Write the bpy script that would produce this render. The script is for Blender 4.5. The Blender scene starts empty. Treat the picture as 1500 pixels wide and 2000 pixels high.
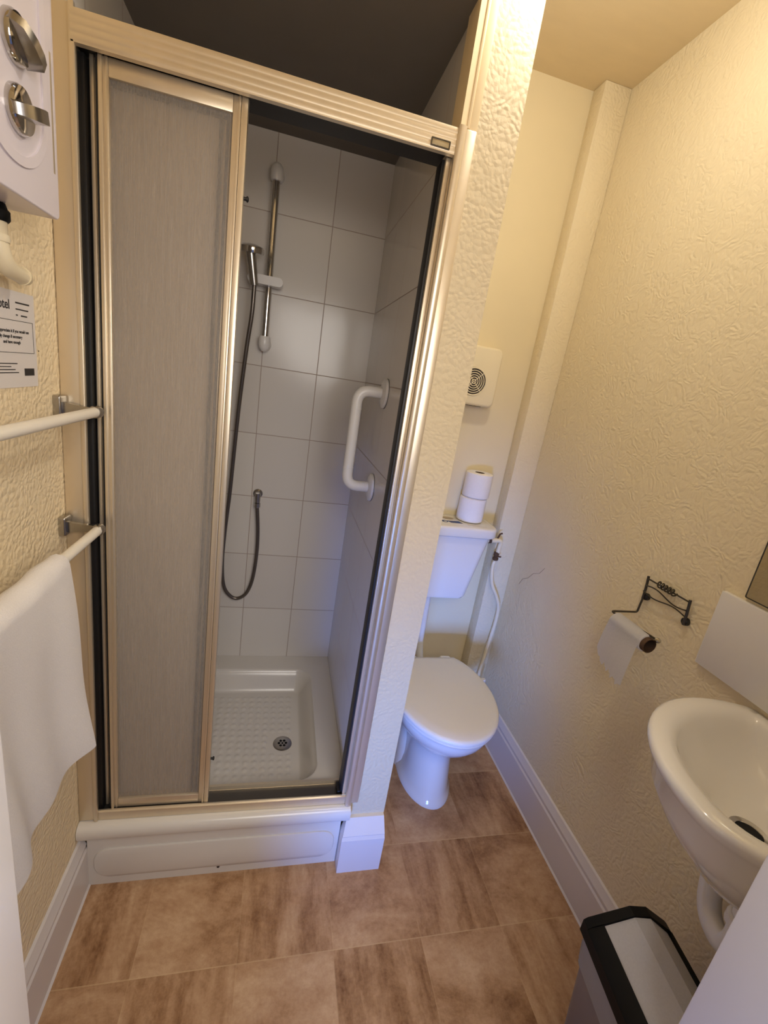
import bpy, bmesh, math, random
from mathutils import Vector, Matrix
random.seed(7)
S = bpy.context.scene
COL = S.collection
PI = math.pi

# ------------------------------------------------------------------ camera
cam_d = bpy.data.cameras.new('camera')
cam = bpy.data.objects.new('camera', cam_d)
COL.objects.link(cam)
cam_d.sensor_fit = 'HORIZONTAL'
cam_d.sensor_width = 36.0
cam_d.lens = 36.0 * 868.44 / 1500.0
cam_d.clip_start = 0.02
F = Vector((0.23645691, 0.93252485, -0.2729204))
R = Vector((0.96763658, -0.20052388, 0.15319798))
U = Vector((-0.08813386, 0.30031248, 0.94976041))
m = Matrix(((R.x, U.x, -F.x), (R.y, U.y, -F.y), (R.z, U.z, -F.z))).to_4x4()
m.translation = Vector((0.41793, -1.08289, 1.55077))
cam.matrix_world = m
S.camera = cam

# ------------------------------------------------------------------ world, lights, exposure
S.view_settings.view_transform = 'Standard'
S.view_settings.look = 'None'
S.view_settings.gamma = 1.0
S.view_settings.use_curve_mapping = False
S.view_settings.exposure = 0.27
S.cycles.use_denoising = True
S.cycles.max_bounces = 10
S.cycles.sample_clamp_indirect = 4.0

LAMP_STRENGTH = 77.0
LAMP_COLOR = (1.0, 0.965, 0.90)
DAY_POWER = 3.9
DAY_COLOR = (0.12, 0.29, 1.0)
FILL_POWER = 15.0
FILL_COLOR = (1.0, 0.93, 0.85)

W = bpy.data.worlds.new('world')
S.world = W
W.use_nodes = True
bg = W.node_tree.nodes['Background']
bg.inputs[0].default_value = (0.36, 0.46, 0.90, 1)
bg.inputs[1].default_value = 0.26

day = bpy.data.lights.new('bedroom_daylight', 'AREA')
day.shape = 'RECTANGLE'
day.size = 0.6
day.size_y = 0.6
day.spread = math.radians(29)
day.energy = DAY_POWER
day.color = DAY_COLOR
day_o = bpy.data.objects.new('bedroom_daylight', day)
COL.objects.link(day_o)
day_o.location = (-0.32, -3.0, 0.40)
day_o.rotation_euler = (Vector((0.97, 0.35, 0.50)) - day_o.location).to_track_quat('-Z', 'Y').to_euler()

# warm fill lamp added behind the camera to lift the dim parts; no real fitting
rl = bpy.data.lights.new('fill_light', 'AREA')
rl.shape = 'DISK'
rl.size = 0.95
rl.energy = FILL_POWER
rl.color = FILL_COLOR
fill_o = bpy.data.objects.new('fill_light', rl)
COL.objects.link(fill_o)
fill_o.location = (0.74, -1.40, 1.88)
fill_o.rotation_euler = (Vector((0.62, 0.4, 0.95)) - fill_o.location).to_track_quat('-Z', 'Y').to_euler()

# ------------------------------------------------------------------ materials
def lin(c):
    return tuple((v / 12.92 if v <= 0.04045 else ((v + 0.055) / 1.055) ** 2.4) for v in c)

def rgb(r, g, b):
    return lin((r / 255.0, g / 255.0, b / 255.0)) + (1.0,)

def base_mat(name, col, rough=0.5, metal=0.0, spec=0.5, coat=0.0):
    mt = bpy.data.materials.new(name)
    mt.use_nodes = True
    nt = mt.node_tree
    p = nt.nodes['Principled BSDF']
    p.inputs['Base Color'].default_value = col
    p.inputs['Roughness'].default_value = rough
    p.inputs['Metallic'].default_value = metal
    p.inputs['Specular IOR Level'].default_value = spec
    p.inputs['Coat Weight'].default_value = coat
    return mt, nt, p

def N(nt, t, **kw):
    n = nt.nodes.new(t)
    for k, v in kw.items():
        setattr(n, k, v)
    return n

def L(nt, a, b):
    nt.links.new(a, b)

def setin(nt, sock, v):
    if hasattr(v, 'links'):
        nt.links.new(v, sock)
    else:
        sock.default_value = v

def math_n(nt, op, a, b=0.0, c=0.0):
    n = N(nt, 'ShaderNodeMath', operation=op)
    setin(nt, n.inputs[0], a)
    setin(nt, n.inputs[1], b)
    setin(nt, n.inputs[2], c)
    return n.outputs[0]

def coords(nt):
    return N(nt, 'ShaderNodeTexCoord').outputs['Object']

def mapping(nt, vec, scale=(1, 1, 1), loc=(0, 0, 0)):
    n = N(nt, 'ShaderNodeMapping')
    L(nt, vec, n.inputs[0])
    n.inputs['Scale'].default_value = scale
    n.inputs['Location'].default_value = loc
    return n.outputs[0]

def noise(nt, vec, scale, detail=3.0, rough=0.5, dist=0.0):
    n = N(nt, 'ShaderNodeTexNoise')
    L(nt, vec, n.inputs['Vector'])
    n.inputs['Scale'].default_value = scale
    n.inputs['Detail'].default_value = detail
    n.inputs['Roughness'].default_value = rough
    n.inputs['Distortion'].default_value = dist
    return n.outputs['Fac']

def ramp(nt, fac, stops):
    n = N(nt, 'ShaderNodeValToRGB')
    L(nt, fac, n.inputs[0])
    els = n.color_ramp.elements
    els[0].position, els[0].color = stops[0]
    els[1].position, els[1].color = stops[-1]
    for pos, c in stops[1:-1]:
        e = els.new(pos)
        e.color = c
    return n.outputs[0]

def mixc(nt, fac, a, b, blend='MIX'):
    n = N(nt, 'ShaderNodeMix', data_type='RGBA', blend_type=blend)
    setin(nt, n.inputs[0], fac)
    setin(nt, n.inputs[6], a)
    setin(nt, n.inputs[7], b)
    return n.outputs[2]

def bump(nt, p, h, strength=0.5, dist=0.002):
    n = N(nt, 'ShaderNodeBump')
    n.inputs['Strength'].default_value = strength
    n.inputs['Distance'].default_value = dist
    L(nt, h, n.inputs['Height'])
    L(nt, n.outputs[0], p.inputs['Normal'])

def simple(name, col, rough=0.5, metal=0.0, spec=0.5, var=0.04, scale=30.0, bumps=0.0, stretch=(1, 1, 1), coat=0.0):
    mt, nt, p = base_mat(name, col, rough, metal, spec, coat)
    v = mapping(nt, coords(nt), stretch)
    f = noise(nt, v, scale, 3.0)
    dark = tuple(c * (1 - var * 2) for c in col[:3]) + (1,)
    L(nt, mixc(nt, f, dark, col), p.inputs['Base Color'])
    if bumps:
        bump(nt, p, f, bumps, 0.001)
    return mt

def wallpaper(name, col, scale=9.0, strength=0.5, swirl=0.35, dist=0.004):
    """embossed paper: fans of concentric ribs broken by small dots"""
    mt, nt, p = base_mat(name, col, 0.62, 0.0, 0.3)
    co = coords(nt)
    wob = N(nt, 'ShaderNodeTexNoise')
    L(nt, co, wob.inputs['Vector'])
    wob.inputs['Scale'].default_value = 14.0
    va = N(nt, 'ShaderNodeVectorMath', operation='MULTIPLY_ADD')
    L(nt, wob.outputs['Color'], va.inputs[0])
    va.inputs[1].default_value = (swirl * 0.1,) * 3
    L(nt, co, va.inputs[2])
    v1 = N(nt, 'ShaderNodeTexVoronoi')
    L(nt, va.outputs[0], v1.inputs['Vector'])
    v1.inputs['Scale'].default_value = scale
    v1.inputs['Randomness'].default_value = 0.75
    rings = math_n(nt, 'SINE', math_n(nt, 'MULTIPLY', v1.outputs['Distance'], 62.0))
    v2 = N(nt, 'ShaderNodeTexVoronoi')
    L(nt, va.outputs[0], v2.inputs['Vector'])
    v2.inputs['Scale'].default_value = scale * 11
    dots = math_n(nt, 'SUBTRACT', 0.6, v2.outputs['Distance'])
    fine = noise(nt, co, 260.0, 2.0)
    patch = noise(nt, co, 8.0, 2.0)
    patch = math_n(nt, 'MULTIPLY', patch, patch)
    h = math_n(nt, 'ADD', math_n(nt, 'MULTIPLY', math_n(nt, 'MULTIPLY', rings, patch), 0.55),
               math_n(nt, 'MULTIPLY', dots, 1.3))
    h = math_n(nt, 'ADD', h, math_n(nt, 'MULTIPLY', fine, 0.35))
    bump(nt, p, h, strength, dist)
    big = noise(nt, co, 2.2, 4.0)
    c2 = (col[0] * 0.90, col[1] * 0.87, col[2] * 0.80, 1)
    L(nt, mixc(nt, big, c2, col), p.inputs['Base Color'])
    return mt

def tiles(name, axis, off_u, off_v, pu=0.215, pv=0.264):
    mt, nt, p = base_mat(name, rgb(214, 208, 200), 0.12, 0.0, 0.35)
    co = coords(nt)
    sp = N(nt, 'ShaderNodeSeparateXYZ')
    L(nt, co, sp.inputs[0])
    cb = N(nt, 'ShaderNodeCombineXYZ')
    L(nt, math_n(nt, 'ADD', sp.outputs[axis], off_u), cb.inputs[0])
    L(nt, math_n(nt, 'ADD', sp.outputs[2], off_v), cb.inputs[1])
    b = N(nt, 'ShaderNodeTexBrick')
    b.offset = 0.0
    b.squash = 1.0
    L(nt, cb.outputs[0], b.inputs['Vector'])
    b.inputs['Color1'].default_value = rgb(222, 216, 206)
    b.inputs['Color2'].default_value = rgb(216, 209, 200)
    b.inputs['Mortar'].default_value = rgb(172, 155, 142)
    b.inputs['Scale'].default_value = 1.0
    b.inputs['Mortar Size'].default_value = 0.0016
    b.inputs['Mortar Smooth'].default_value = 0.2
    b.inputs['Brick Width'].default_value = pu
    b.inputs['Row Height'].default_value = pv
    L(nt, b.outputs['Color'], p.inputs['Base Color'])
    L(nt, math_n(nt, 'MULTIPLY_ADD', b.outputs['Fac'], 0.5, 0.17), p.inputs['Roughness'])
    wavy = noise(nt, co, 7.0, 2.0)
    h = math_n(nt, 'ADD', math_n(nt, 'MULTIPLY', b.outputs['Fac'], -0.4), math_n(nt, 'MULTIPLY', wavy, 0.5))
    bump(nt, p, h, 0.35, 0.004)
    return mt

def floor_mat():
    mt, nt, p = base_mat('vinyl_floor', rgb(160, 120, 85), 0.38, 0.0, 0.4)
    co = coords(nt)
    sp = N(nt, 'ShaderNodeSeparateXYZ')
    L(nt, co, sp.inputs[0])
    u = math_n(nt, 'DIVIDE', math_n(nt, 'ADD', sp.outputs[0], 1.155), 0.263)
    v = math_n(nt, 'DIVIDE', math_n(nt, 'ADD', sp.outputs[1], 1.93), 0.28)
    iu, iv = math_n(nt, 'FLOOR', u), math_n(nt, 'FLOOR', v)
    fu, fv = math_n(nt, 'FRACT', u), math_n(nt, 'FRACT', v)
    par = math_n(nt, 'MODULO', math_n(nt, 'ADD', iu, iv), 2.0)
    cell = N(nt, 'ShaderNodeCombineXYZ')
    L(nt, iu, cell.inputs[0]); L(nt, iv, cell.inputs[1])
    wn = N(nt, 'ShaderNodeTexWhiteNoise')
    wn.noise_dimensions = '2D'
    L(nt, cell.outputs[0], wn.inputs['Vector'])
    shift = N(nt, 'ShaderNodeVectorMath', operation='MULTIPLY_ADD')
    L(nt, cell.outputs[0], shift.inputs[0])
    shift.inputs[1].default_value = (3.7, 5.3, 0)
    L(nt, co, shift.inputs[2])
    n1 = noise(nt, mapping(nt, shift.outputs[0], (17, 4.0, 1)), 1.0, 6.0, 0.62, 0.25)
    n2 = noise(nt, mapping(nt, shift.outputs[0], (5.0, 8, 1)), 1.0, 6.0, 0.66, 0.3)
    streak = N(nt, 'ShaderNodeMix', data_type='FLOAT')
    L(nt, par, streak.inputs[0]); L(nt, n1, streak.inputs[2]); L(nt, n2, streak.inputs[3])
    st = streak.outputs[0]
    fine = noise(nt, co, 90.0, 5.0, 0.75)
    mid = noise(nt, co, 22.0, 6.0, 0.72)
    st = math_n(nt, 'ADD', math_n(nt, 'ADD', math_n(nt, 'MULTIPLY', st, 0.60), math_n(nt, 'MULTIPLY', fine, 0.18)), math_n(nt, 'MULTIPLY', mid, 0.22))
    st = math_n(nt, 'ADD', st, math_n(nt, 'MULTIPLY', math_n(nt, 'SUBTRACT', wn.outputs['Value'], 0.5), 0.06))
    c = ramp(nt, st, [(0.34, rgb(118, 80, 50)), (0.43, rgb(156, 117, 82)), (0.51, rgb(180, 142, 106)), (0.64, rgb(204, 170, 134))])
    gu = math_n(nt, 'LESS_THAN', math_n(nt, 'ABSOLUTE', math_n(nt, 'SUBTRACT', fu, 0.004)), 0.004)
    gv = math_n(nt, 'LESS_THAN', math_n(nt, 'ABSOLUTE', math_n(nt, 'SUBTRACT', fv, 0.005)), 0.005)
    c = mixc(nt, math_n(nt, 'MULTIPLY', gu, 0.30), c, rgb(200, 168, 128))
    c = mixc(nt, math_n(nt, 'MULTIPLY', gv, 0.55), c, rgb(205, 175, 135))
    L(nt, c, p.inputs['Base Color'])
    bump(nt, p, fine, 0.15, 0.0008)
    return mt

def pane_mat(name, clear):
    """obscured acrylic with a fine vertical grain, partly see-through"""
    mt, nt, p = base_mat(name, rgb(210, 198, 184), 0.3, 0.0, 0.4)
    co = coords(nt)
    g = noise(nt, mapping(nt, co, (240, 240, 9)), 1.0, 3.0, 0.6, 0.3)
    g2 = noise(nt, mapping(nt, co, (600, 600, 30)), 1.0, 2.0)
    L(nt, mixc(nt, g, rgb(200, 192, 183), rgb(232, 226, 218)), p.inputs['Base Color'])
    bump(nt, p, math_n(nt, 'ADD', g, math_n(nt, 'MULTIPLY', g2, 0.5)), 0.5, 0.0008)
    tr = N(nt, 'ShaderNodeBsdfTransparent')
    tr.inputs[0].default_value = rgb(244, 240, 234)
    tl = N(nt, 'ShaderNodeBsdfTranslucent')
    tl.inputs[0].default_value = rgb(215, 205, 192)
    m1 = N(nt, 'ShaderNodeMixShader')
    m1.inputs[0].default_value = 0.3
    L(nt, p.outputs[0], m1.inputs[1]); L(nt, tl.outputs[0], m1.inputs[2])
    m2 = N(nt, 'ShaderNodeMixShader')
    wob = noise(nt, mapping(nt, co, (420, 420, 16)), 1.0, 3.0, 0.6)
    L(nt, math_n(nt, 'MULTIPLY', math_n(nt, 'ADD', math_n(nt, 'MULTIPLY', wob, 0.3), 0.85), clear), m2.inputs[0])
    L(nt, m1.outputs[0], m2.inputs[1]); L(nt, tr.outputs[0], m2.inputs[2])
    L(nt, m2.outputs[0], nt.nodes['Material Output'].inputs[0])
    return mt

M = {}
M['paper'] = wallpaper('embossed_wallpaper', rgb(218, 202, 170), 8.0, 0.28)
M['paper_left'] = wallpaper('embossed_wallpaper_left', rgb(243, 225, 190), 9.0, 0.5)
M['paper_right'] = wallpaper('embossed_wallpaper_right', rgb(236, 222, 189), 7.0, 0.42, 0.9, 0.003)
M['alcove'] = simple('cream_plaster', rgb(236, 220, 180), 0.55, var=0.05, scale=4.0, bumps=0.15)
M['ceiling'] = simple('swirled_ceiling', rgb(232, 212, 172), 0.75, var=0.05, scale=9.0, bumps=0.6, stretch=(1, 2.6, 1))
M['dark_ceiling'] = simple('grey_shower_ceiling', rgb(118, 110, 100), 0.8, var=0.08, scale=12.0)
M['tile_back'] = tiles('tiles_back', 0, 0.115, 0.039)
M['tile_side'] = tiles('tiles_side', 1, 0.275, 0.039)
M['floor'] = floor_mat()
M['gloss'] = simple('white_gloss_paint', rgb(226, 219, 214), 0.28, var=0.03, scale=6.0)
M['trim'] = simple('cream_trim_paint', rgb(240, 218, 176), 0.4, var=0.03, scale=8.0)
M['ceramic'] = simple('white_ceramic', rgb(232, 228, 222), 0.07, var=0.01, scale=3.0, coat=0.3)
M['tray'] = simple('white_acrylic_tray', rgb(222, 216, 206), 0.2, var=0.02, scale=5.0)
M['plastic'] = simple('white_plastic', rgb(232, 228, 222), 0.3, var=0.02, scale=5.0)
M['heater'] = simple('white_heater_plastic', rgb(226, 218, 224), 0.25, var=0.01, scale=5.0)
M['cream_plastic'] = simple('cream_plastic', rgb(240, 226, 192), 0.35, var=0.03, scale=8.0)
M['rail_white'] = simple('white_rail_enamel', rgb(236, 228, 212), 0.3, var=0.02, scale=8.0)
M['alu'] = simple('satin_aluminium', rgb(224, 210, 186), 0.36, 0.72, 0.5, var=0.03, scale=60.0, stretch=(1, 1, 0.05))
M['alu_dark'] = simple('track_aluminium', rgb(104, 100, 95), 0.38, 0.8, 0.5, var=0.05, scale=40.0)
M['chrome'] = simple('chrome', rgb(205, 202, 198), 0.09, 1.0, 0.5, var=0.02, scale=20.0)
M['dull_chrome'] = simple('dull_chrome', rgb(178, 174, 168), 0.25, 1.0, 0.5, var=0.06, scale=30.0)
M['hose'] = simple('grey_hose', rgb(120, 112, 104), 0.3, 0.8, 0.5, var=0.08, scale=200.0)
M['black'] = simple('black_rubber', rgb(22, 21, 22), 0.5, var=0.05, scale=20.0)
M['blackgloss'] = simple('black_plastic', rgb(12, 12, 13), 0.55, spec=0.2, var=0.03, scale=20.0)
M['dark'] = simple('dark_slot', rgb(48, 38, 34), 0.7, var=0.05, scale=20.0)
M['pane'] = pane_mat('obscured_acrylic', 0.70)
M['pane_rear'] = pane_mat('obscured_acrylic_rear', 0.10)
M['paper_sheet'] = simple('white_paper', rgb(226, 220, 216), 0.5, var=0.02, scale=10.0)
M['ink'] = simple('black_ink', rgb(45, 42, 42), 0.7, var=0.02)
M['blue_ink'] = simple('blue_ink', rgb(38, 62, 118), 0.5, var=0.03)
M['grey_ink'] = simple('grey_ink', rgb(176, 160, 134), 0.5, var=0.05)
M['red_ink'] = simple('red_ink', rgb(200, 62, 74), 0.5, var=0.03)
M['towel'] = simple('white_terry', rgb(236, 230, 224), 0.95, spec=0.1, var=0.06, scale=420.0, bumps=0.9)
M['tissue'] = simple('white_tissue', rgb(240, 236, 234), 0.9, spec=0.1, var=0.03, scale=160.0, bumps=0.3)
M['card'] = simple('brown_card', rgb(96, 74, 58), 0.9, spec=0.1, var=0.08, scale=60.0)
M['iron'] = simple('dark_grey_wire', rgb(92, 88, 82), 0.3, 0.9, var=0.06, scale=60.0)
M['bin'] = simple('grey_bin_plastic', rgb(208, 208, 214), 0.45, var=0.07, scale=240.0, bumps=0.15)
M['bin_body'] = simple('grey_bin_body', rgb(132, 126, 130), 0.4, var=0.05, scale=60.0)
M['liner'] = simple('white_bin_liner', rgb(214, 212, 216), 0.35, var=0.05, scale=30.0)
M['mirror'] = simple('mirror_silver', rgb(222, 220, 205), 0.02, 1.0, var=0.0)
M['mirror_edge'] = simple('mirror_edge', rgb(58, 56, 50), 0.3, var=0.05)
M['grout'] = simple('white_sealant', rgb(232, 222, 204), 0.5, var=0.05, scale=50.0)
M['crack'] = simple('hairline_crack', rgb(176, 148, 112), 0.9, var=0.1)

# bright part of the ceiling lamp
mt = bpy.data.materials.new('lamp_glow')
mt.use_nodes = True
nt = mt.node_tree
nt.nodes.remove(nt.nodes['Principled BSDF'])
em = N(nt, 'ShaderNodeEmission')
em.inputs[0].default_value = LAMP_COLOR + (1,)
em.inputs[1].default_value = LAMP_STRENGTH
L(nt, em.outputs[0], nt.nodes['Material Output'].inputs[0])
M['glow'] = mt

# ------------------------------------------------------------------ mesh helpers
ORIGIN = {}

def thing(name, label, cat, loc=(0, 0, 0), group=None):
    o = bpy.data.objects.new(name, None)
    COL.objects.link(o)
    o.empty_display_size = 0.05
    o.location = loc
    o['label'] = label
    o['category'] = cat
    if group:
        o['group'] = group
    ORIGIN[o.name] = Vector(loc)
    return o

def obj(name, bm, mat, parent=None, loc=None, smooth=35.0):
    """bm is in world coordinates; links it as one mesh object"""
    if parent is not None:
        org = ORIGIN[parent.name]
    else:
        org = Vector(loc) if loc is not None else Vector((0, 0, 0))
    bmesh.ops.recalc_face_normals(bm, faces=bm.faces[:])
    if org.length > 0:
        bmesh.ops.translate(bm, verts=bm.verts[:], vec=-org)
    me = bpy.data.meshes.new(name)
    bm.to_mesh(me)
    bm.free()
    if smooth:
        me.shade_smooth()
        me.set_sharp_from_angle(angle=math.radians(smooth))
    me.materials.append(M[mat])
    o = bpy.data.objects.new(name, me)
    COL.objects.link(o)
    if parent is not None:
        o.parent = parent
    else:
        o.location = org
    ORIGIN[o.name] = org
    return o

def tag(o, label, cat, group=None):
    o['label'] = label
    o['category'] = cat
    if group:
        o['group'] = group
    return o

def struct(name, bm, mat, smooth=35.0):
    o = obj(name, bm, mat, None, None, smooth)
    o['kind'] = 'structure'
    return o

def dup(root, delta, label):
    r = root.copy()
    COL.objects.link(r)
    r.location = root.location + Vector(delta)
    r['label'] = label
    for ch in list(root.children):
        c = ch.copy()
        COL.objects.link(c)
        c.parent = r
        for g in list(ch.children):
            d = g.copy()
            COL.objects.link(d)
            d.parent = c
    return r

def B():
    return bmesh.new()

def box(bm, x0, x1, y0, y1, z0, z1, bev=0.0, seg=2):
    g = bmesh.ops.create_cube(bm, size=1.0)
    vs = g['verts']
    for v in vs:
        v.co = Vector((x0 + (v.co.x + .5) * (x1 - x0), y0 + (v.co.y + .5) * (y1 - y0), z0 + (v.co.z + .5) * (z1 - z0)))
    if bev > 0:
        es = list({e for v in vs for e in v.link_edges})
        bmesh.ops.bevel(bm, geom=es, offset=bev, segments=seg, profile=0.5, affect='EDGES')
    return bm

def loft(bm, rings, cap0=True, cap1=True, closed=True):
    vr = [[bm.verts.new(p) for p in r] for r in rings]
    n = len(vr[0])
    for a, b in zip(vr[:-1], vr[1:]):
        for i in range(n if closed else n - 1):
            j = (i + 1) % n
            bm.faces.new((a[i], a[j], b[j], b[i]))
    if cap0:
        bm.faces.new(vr[0][::-1])
    if cap1:
        bm.faces.new(vr[-1])
    return vr

def frame_of(d):
    d = Vector(d).normalized()
    a = Vector((0, 0, 1)) if abs(d.z) < 0.9 else Vector((1, 0, 0))
    u = d.cross(a).normalized()
    return u, d.cross(u).normalized()

def lathe(bm, prof, org, axis, n=32, cap0=True, cap1=True):
    """prof: list of (radius, height along axis)"""
    ax = Vector(axis).normalized()
    u, w = frame_of(ax)
    org = Vector(org)
    rings = [[org + ax * h + (u * math.cos(2 * PI * i / n) + w * math.sin(2 * PI * i / n)) * max(r, 1e-4) for i in range(n)] for r, h in prof]
    loft(bm, rings, cap0, cap1)
    return bm

def cyl(bm, p0, p1, r, n=20, r1=None):
    p0, p1 = Vector(p0), Vector(p1)
    return lathe(bm, [(r, 0), (r if r1 is None else r1, (p1 - p0).length)], p0, p1 - p0, n)

def smooth_path(pts, k=8):
    pts = [Vector(p) for p in pts]
    out = []
    for i in range(len(pts) - 1):
        p0 = pts[max(i - 1, 0)]; p1 = pts[i]; p2 = pts[i + 1]; p3 = pts[min(i + 2, len(pts) - 1)]
        for j in range(k):
            t = j / k
            out.append(0.5 * ((2 * p1) + (-p0 + p2) * t + (2 * p0 - 5 * p1 + 4 * p2 - p3) * t * t + (-p0 + 3 * p1 - 3 * p2 + p3) * t ** 3))
    out.append(pts[-1])
    return out

def fillet(pts, r, k=6):
    """polyline with rounded corners"""
    pts = [Vector(p) for p in pts]
    out = [pts[0]]
    for a, b, c in zip(pts[:-2], pts[1:-1], pts[2:]):
        da, dc = (a - b), (c - b)
        ra = min(r, da.length * .48); rc = min(r, dc.length * .48)
        p, q = b + da.normalized() * ra, b + dc.normalized() * rc
        for j in range(k + 1):
            t = j / k
            out.append(p * (1 - t) ** 2 + b * 2 * t * (1 - t) + q * t * t)
    out.append(pts[-1])
    return out

def tube(bm, pts, r, n=12, cap=True):
    pts = [Vector(p) for p in pts]
    rings = []
    u = None
    for i, p in enumerate(pts):
        d = (pts[min(i + 1, len(pts) - 1)] - pts[max(i - 1, 0)]).normalized()
        if u is None:
            u, _ = frame_of(d)
        else:
            u = (u - d * u.dot(d)).normalized()
        w = d.cross(u)
        rr = r(i / (len(pts) - 1)) if callable(r) else r
        rings.append([p + (u * math.cos(2 * PI * k / n) + w * math.sin(2 * PI * k / n)) * rr for k in range(n)])
    loft(bm, rings, cap, cap)
    return bm

def rrect(a0, a1, b0, b1, r, n=8):
    """rounded rectangle outline, list of (a, b)"""
    out = []
    for ca, cb, s in ((a1 - r, b1 - r, 0), (a0 + r, b1 - r, 1), (a0 + r, b0 + r, 2), (a1 - r, b0 + r, 3)):
        for i in range(n + 1):
            t = (s + i / n) * PI / 2
            out.append((ca + r * math.cos(t), cb + r * math.sin(t)))
    return out

def plate(bm, outline, fn, d0, d1, bev=0.0):
    """extrude a 2D outline; fn(a, b, d) -> world point; optional rounded front edge at d1"""
    ca = sum(p[0] for p in outline) / len(outline); cb = sum(p[1] for p in outline) / len(outline)
    rings = [[fn(a, b, d0) for a, b in outline]]
    if bev > 0:
        sg = 1 if d1 > d0 else -1
        for k in range(5):
            t = k / 4 * PI / 2
            ins = bev * (1 - math.cos(t)); dd = d1 - sg * bev * (1 - math.sin(t))
            ring = []
            for a, b in outline:
                l = math.hypot(a - ca, b - cb) or 1
                ring.append(fn(a - (a - ca) / l * ins, b - (b - cb) / l * ins, dd))
            rings.append(ring)
    else:
        rings.append([fn(a, b, d1) for a, b in outline])
    loft(bm, rings)
    return bm

def ring_plate(bm, o_out, o_in, fn, d0, d1):
    rings = [[fn(a, b, d0) for a, b in o_out], [fn(a, b, d1) for a, b in o_out], [fn(a, b, d1) for a, b in o_in], [fn(a, b, d0) for a, b in o_in]]
    loft(bm, rings + [rings[0]], False, False)
    bmesh.ops.remove_doubles(bm, verts=bm.verts[:], dist=1e-6)
    return bm

def circ(ca, cb, r, n=32):
    return [(ca + r * math.cos(2 * PI * i / n), cb + r * math.sin(2 * PI * i / n)) for i in range(n)]

def profile_y(bm, prof, x_of, y0, y1):
    """extrude a list of (offset, z) along y"""
    loft(bm, [[Vector((x_of(o), y, z)) for o, z in prof] for y in (y0, y1)])
    return bm

def on_left(d):     # a = y, b = z, plane facing +x
    return lambda a, b, k: Vector((d + k, a, b))

def on_right(d):    # plane facing -x
    return lambda a, b, k: Vector((d - k, a, b))

def on_front(d):    # a = x, b = z, plane facing -y
    return lambda a, b, k: Vector((a, d - k, b))

def flat(d):        # a = x, b = y, facing up
    return lambda a, b, k: Vector((a, b, d + k))

def text(s, size, org, right, up, mat, parent, name='lettering', depth=0.0004, bold=0.0):
    cu = bpy.data.curves.new(name, 'FONT')
    cu.body = s
    cu.size = size
    cu.extrude = depth
    cu.offset = bold
    t = bpy.data.objects.new('tmp_' + name, cu)
    COL.objects.link(t)
    bpy.context.view_layer.update()
    dg = bpy.context.evaluated_depsgraph_get()
    me = bpy.data.meshes.new_from_object(t.evaluated_get(dg))
    bpy.data.objects.remove(t)
    right, up = Vector(right).normalized(), Vector(up).normalized()
    nrm = right.cross(up)
    org = Vector(org)
    po = ORIGIN[parent.name]
    for v in me.vertices:
        v.co = org + right * v.co.x + up * v.co.y + nrm * v.co.z - po
    me.materials.clear()
    me.materials.append(M[mat])
    me.name = name
    o = bpy.data.objects.new(name, me)
    COL.objects.link(o)
    o.parent = parent
    ORIGIN[o.name] = po
    return o

# ------------------------------------------------------------------ the room
XL, XR_, YB, YS, ZC, ZS = -0.04, 1.50, 0.715, 0.80, 2.669, 2.315
YF = -0.83
struct('floor', box(B(), -0.14, 1.62, -1.7, 0.92, -0.06, 0.0), 'floor', 0)
struct('ceiling', box(B(), -0.14, 1.62, -0.95, 0.92, ZC, ZC + 0.08), 'ceiling', 0)
struct('wall_left', box(B(), -0.14, XL, -0.95, 0.92, 0, ZC), 'paper_left', 0)
struct('wall_right', box(B(), XR_, 1.62, -0.95, 0.92, 0, ZC), 'paper_right', 0)
struct('wall_back', box(B(), 0.856, XR_, YB, 0.90, 0, ZC), 'alcove', 0)
struct('wall_shower_back', box(B(), XL, 0.729, YS, 0.90, 0, ZC), 'tile_back', 0)
struct('wall_shower_left', box(B(), XL, XL + 0.006, 0.072, YS, 0, ZS), 'tile_side', 0)
struct('wall_shower_right', box(B(), 0.729, 0.735, 0.072, 0.90, 0, ZS), 'tile_side', 0)
struct('wall_partition', box(B(), 0.735, 0.856, 0.0, 0.90, 0, ZC), 'paper', 0)
struct('wall_bulkhead', box(B(), XL, 0.735, 0.0, 0.02, ZS, ZC), 'paper', 0)
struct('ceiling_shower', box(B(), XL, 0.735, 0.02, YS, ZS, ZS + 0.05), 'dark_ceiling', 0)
bm = B()
box(bm, -0.14, 0.25, -0.95, YF, 0, ZC)
box(bm, 0.99, 1.62, -0.95, YF, 0, ZC)
box(bm, 0.25, 0.99, -0.95, YF, 2.02, ZC)
struct('wall_front', bm, 'paper', 0)
bm = B()
box(bm, 0.25, 0.27, -0.965, YF + 0.004, 0, 2.02, 0.002)
box(bm, 0.97, 0.99, -0.965, YF + 0.004, 0, 2.02, 0.002)
box(bm, 0.27, 0.97, -0.965, YF + 0.004, 2.0, 2.02, 0.002)
struct('door_1', bm, 'gloss')

# pipe boxing in the far corner
struct('trim_1', box(B(), 1.393, XR_, 0.643, YB, 0, ZC, 0.004), 'paper_right')
# painted reveal above the shower frame
bm = B()
box(bm, 0.722, 0.735, -0.004, 0.07, 2.088, ZS)
box(bm, 0.735, 0.742, -0.006, 0.0, 2.088, ZC, 0.002)
box(bm, 0.742, 0.760, -0.003, 0.0, 2.088, ZC, 0.001)
struct('trim_2', bm, 'trim')

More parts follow.
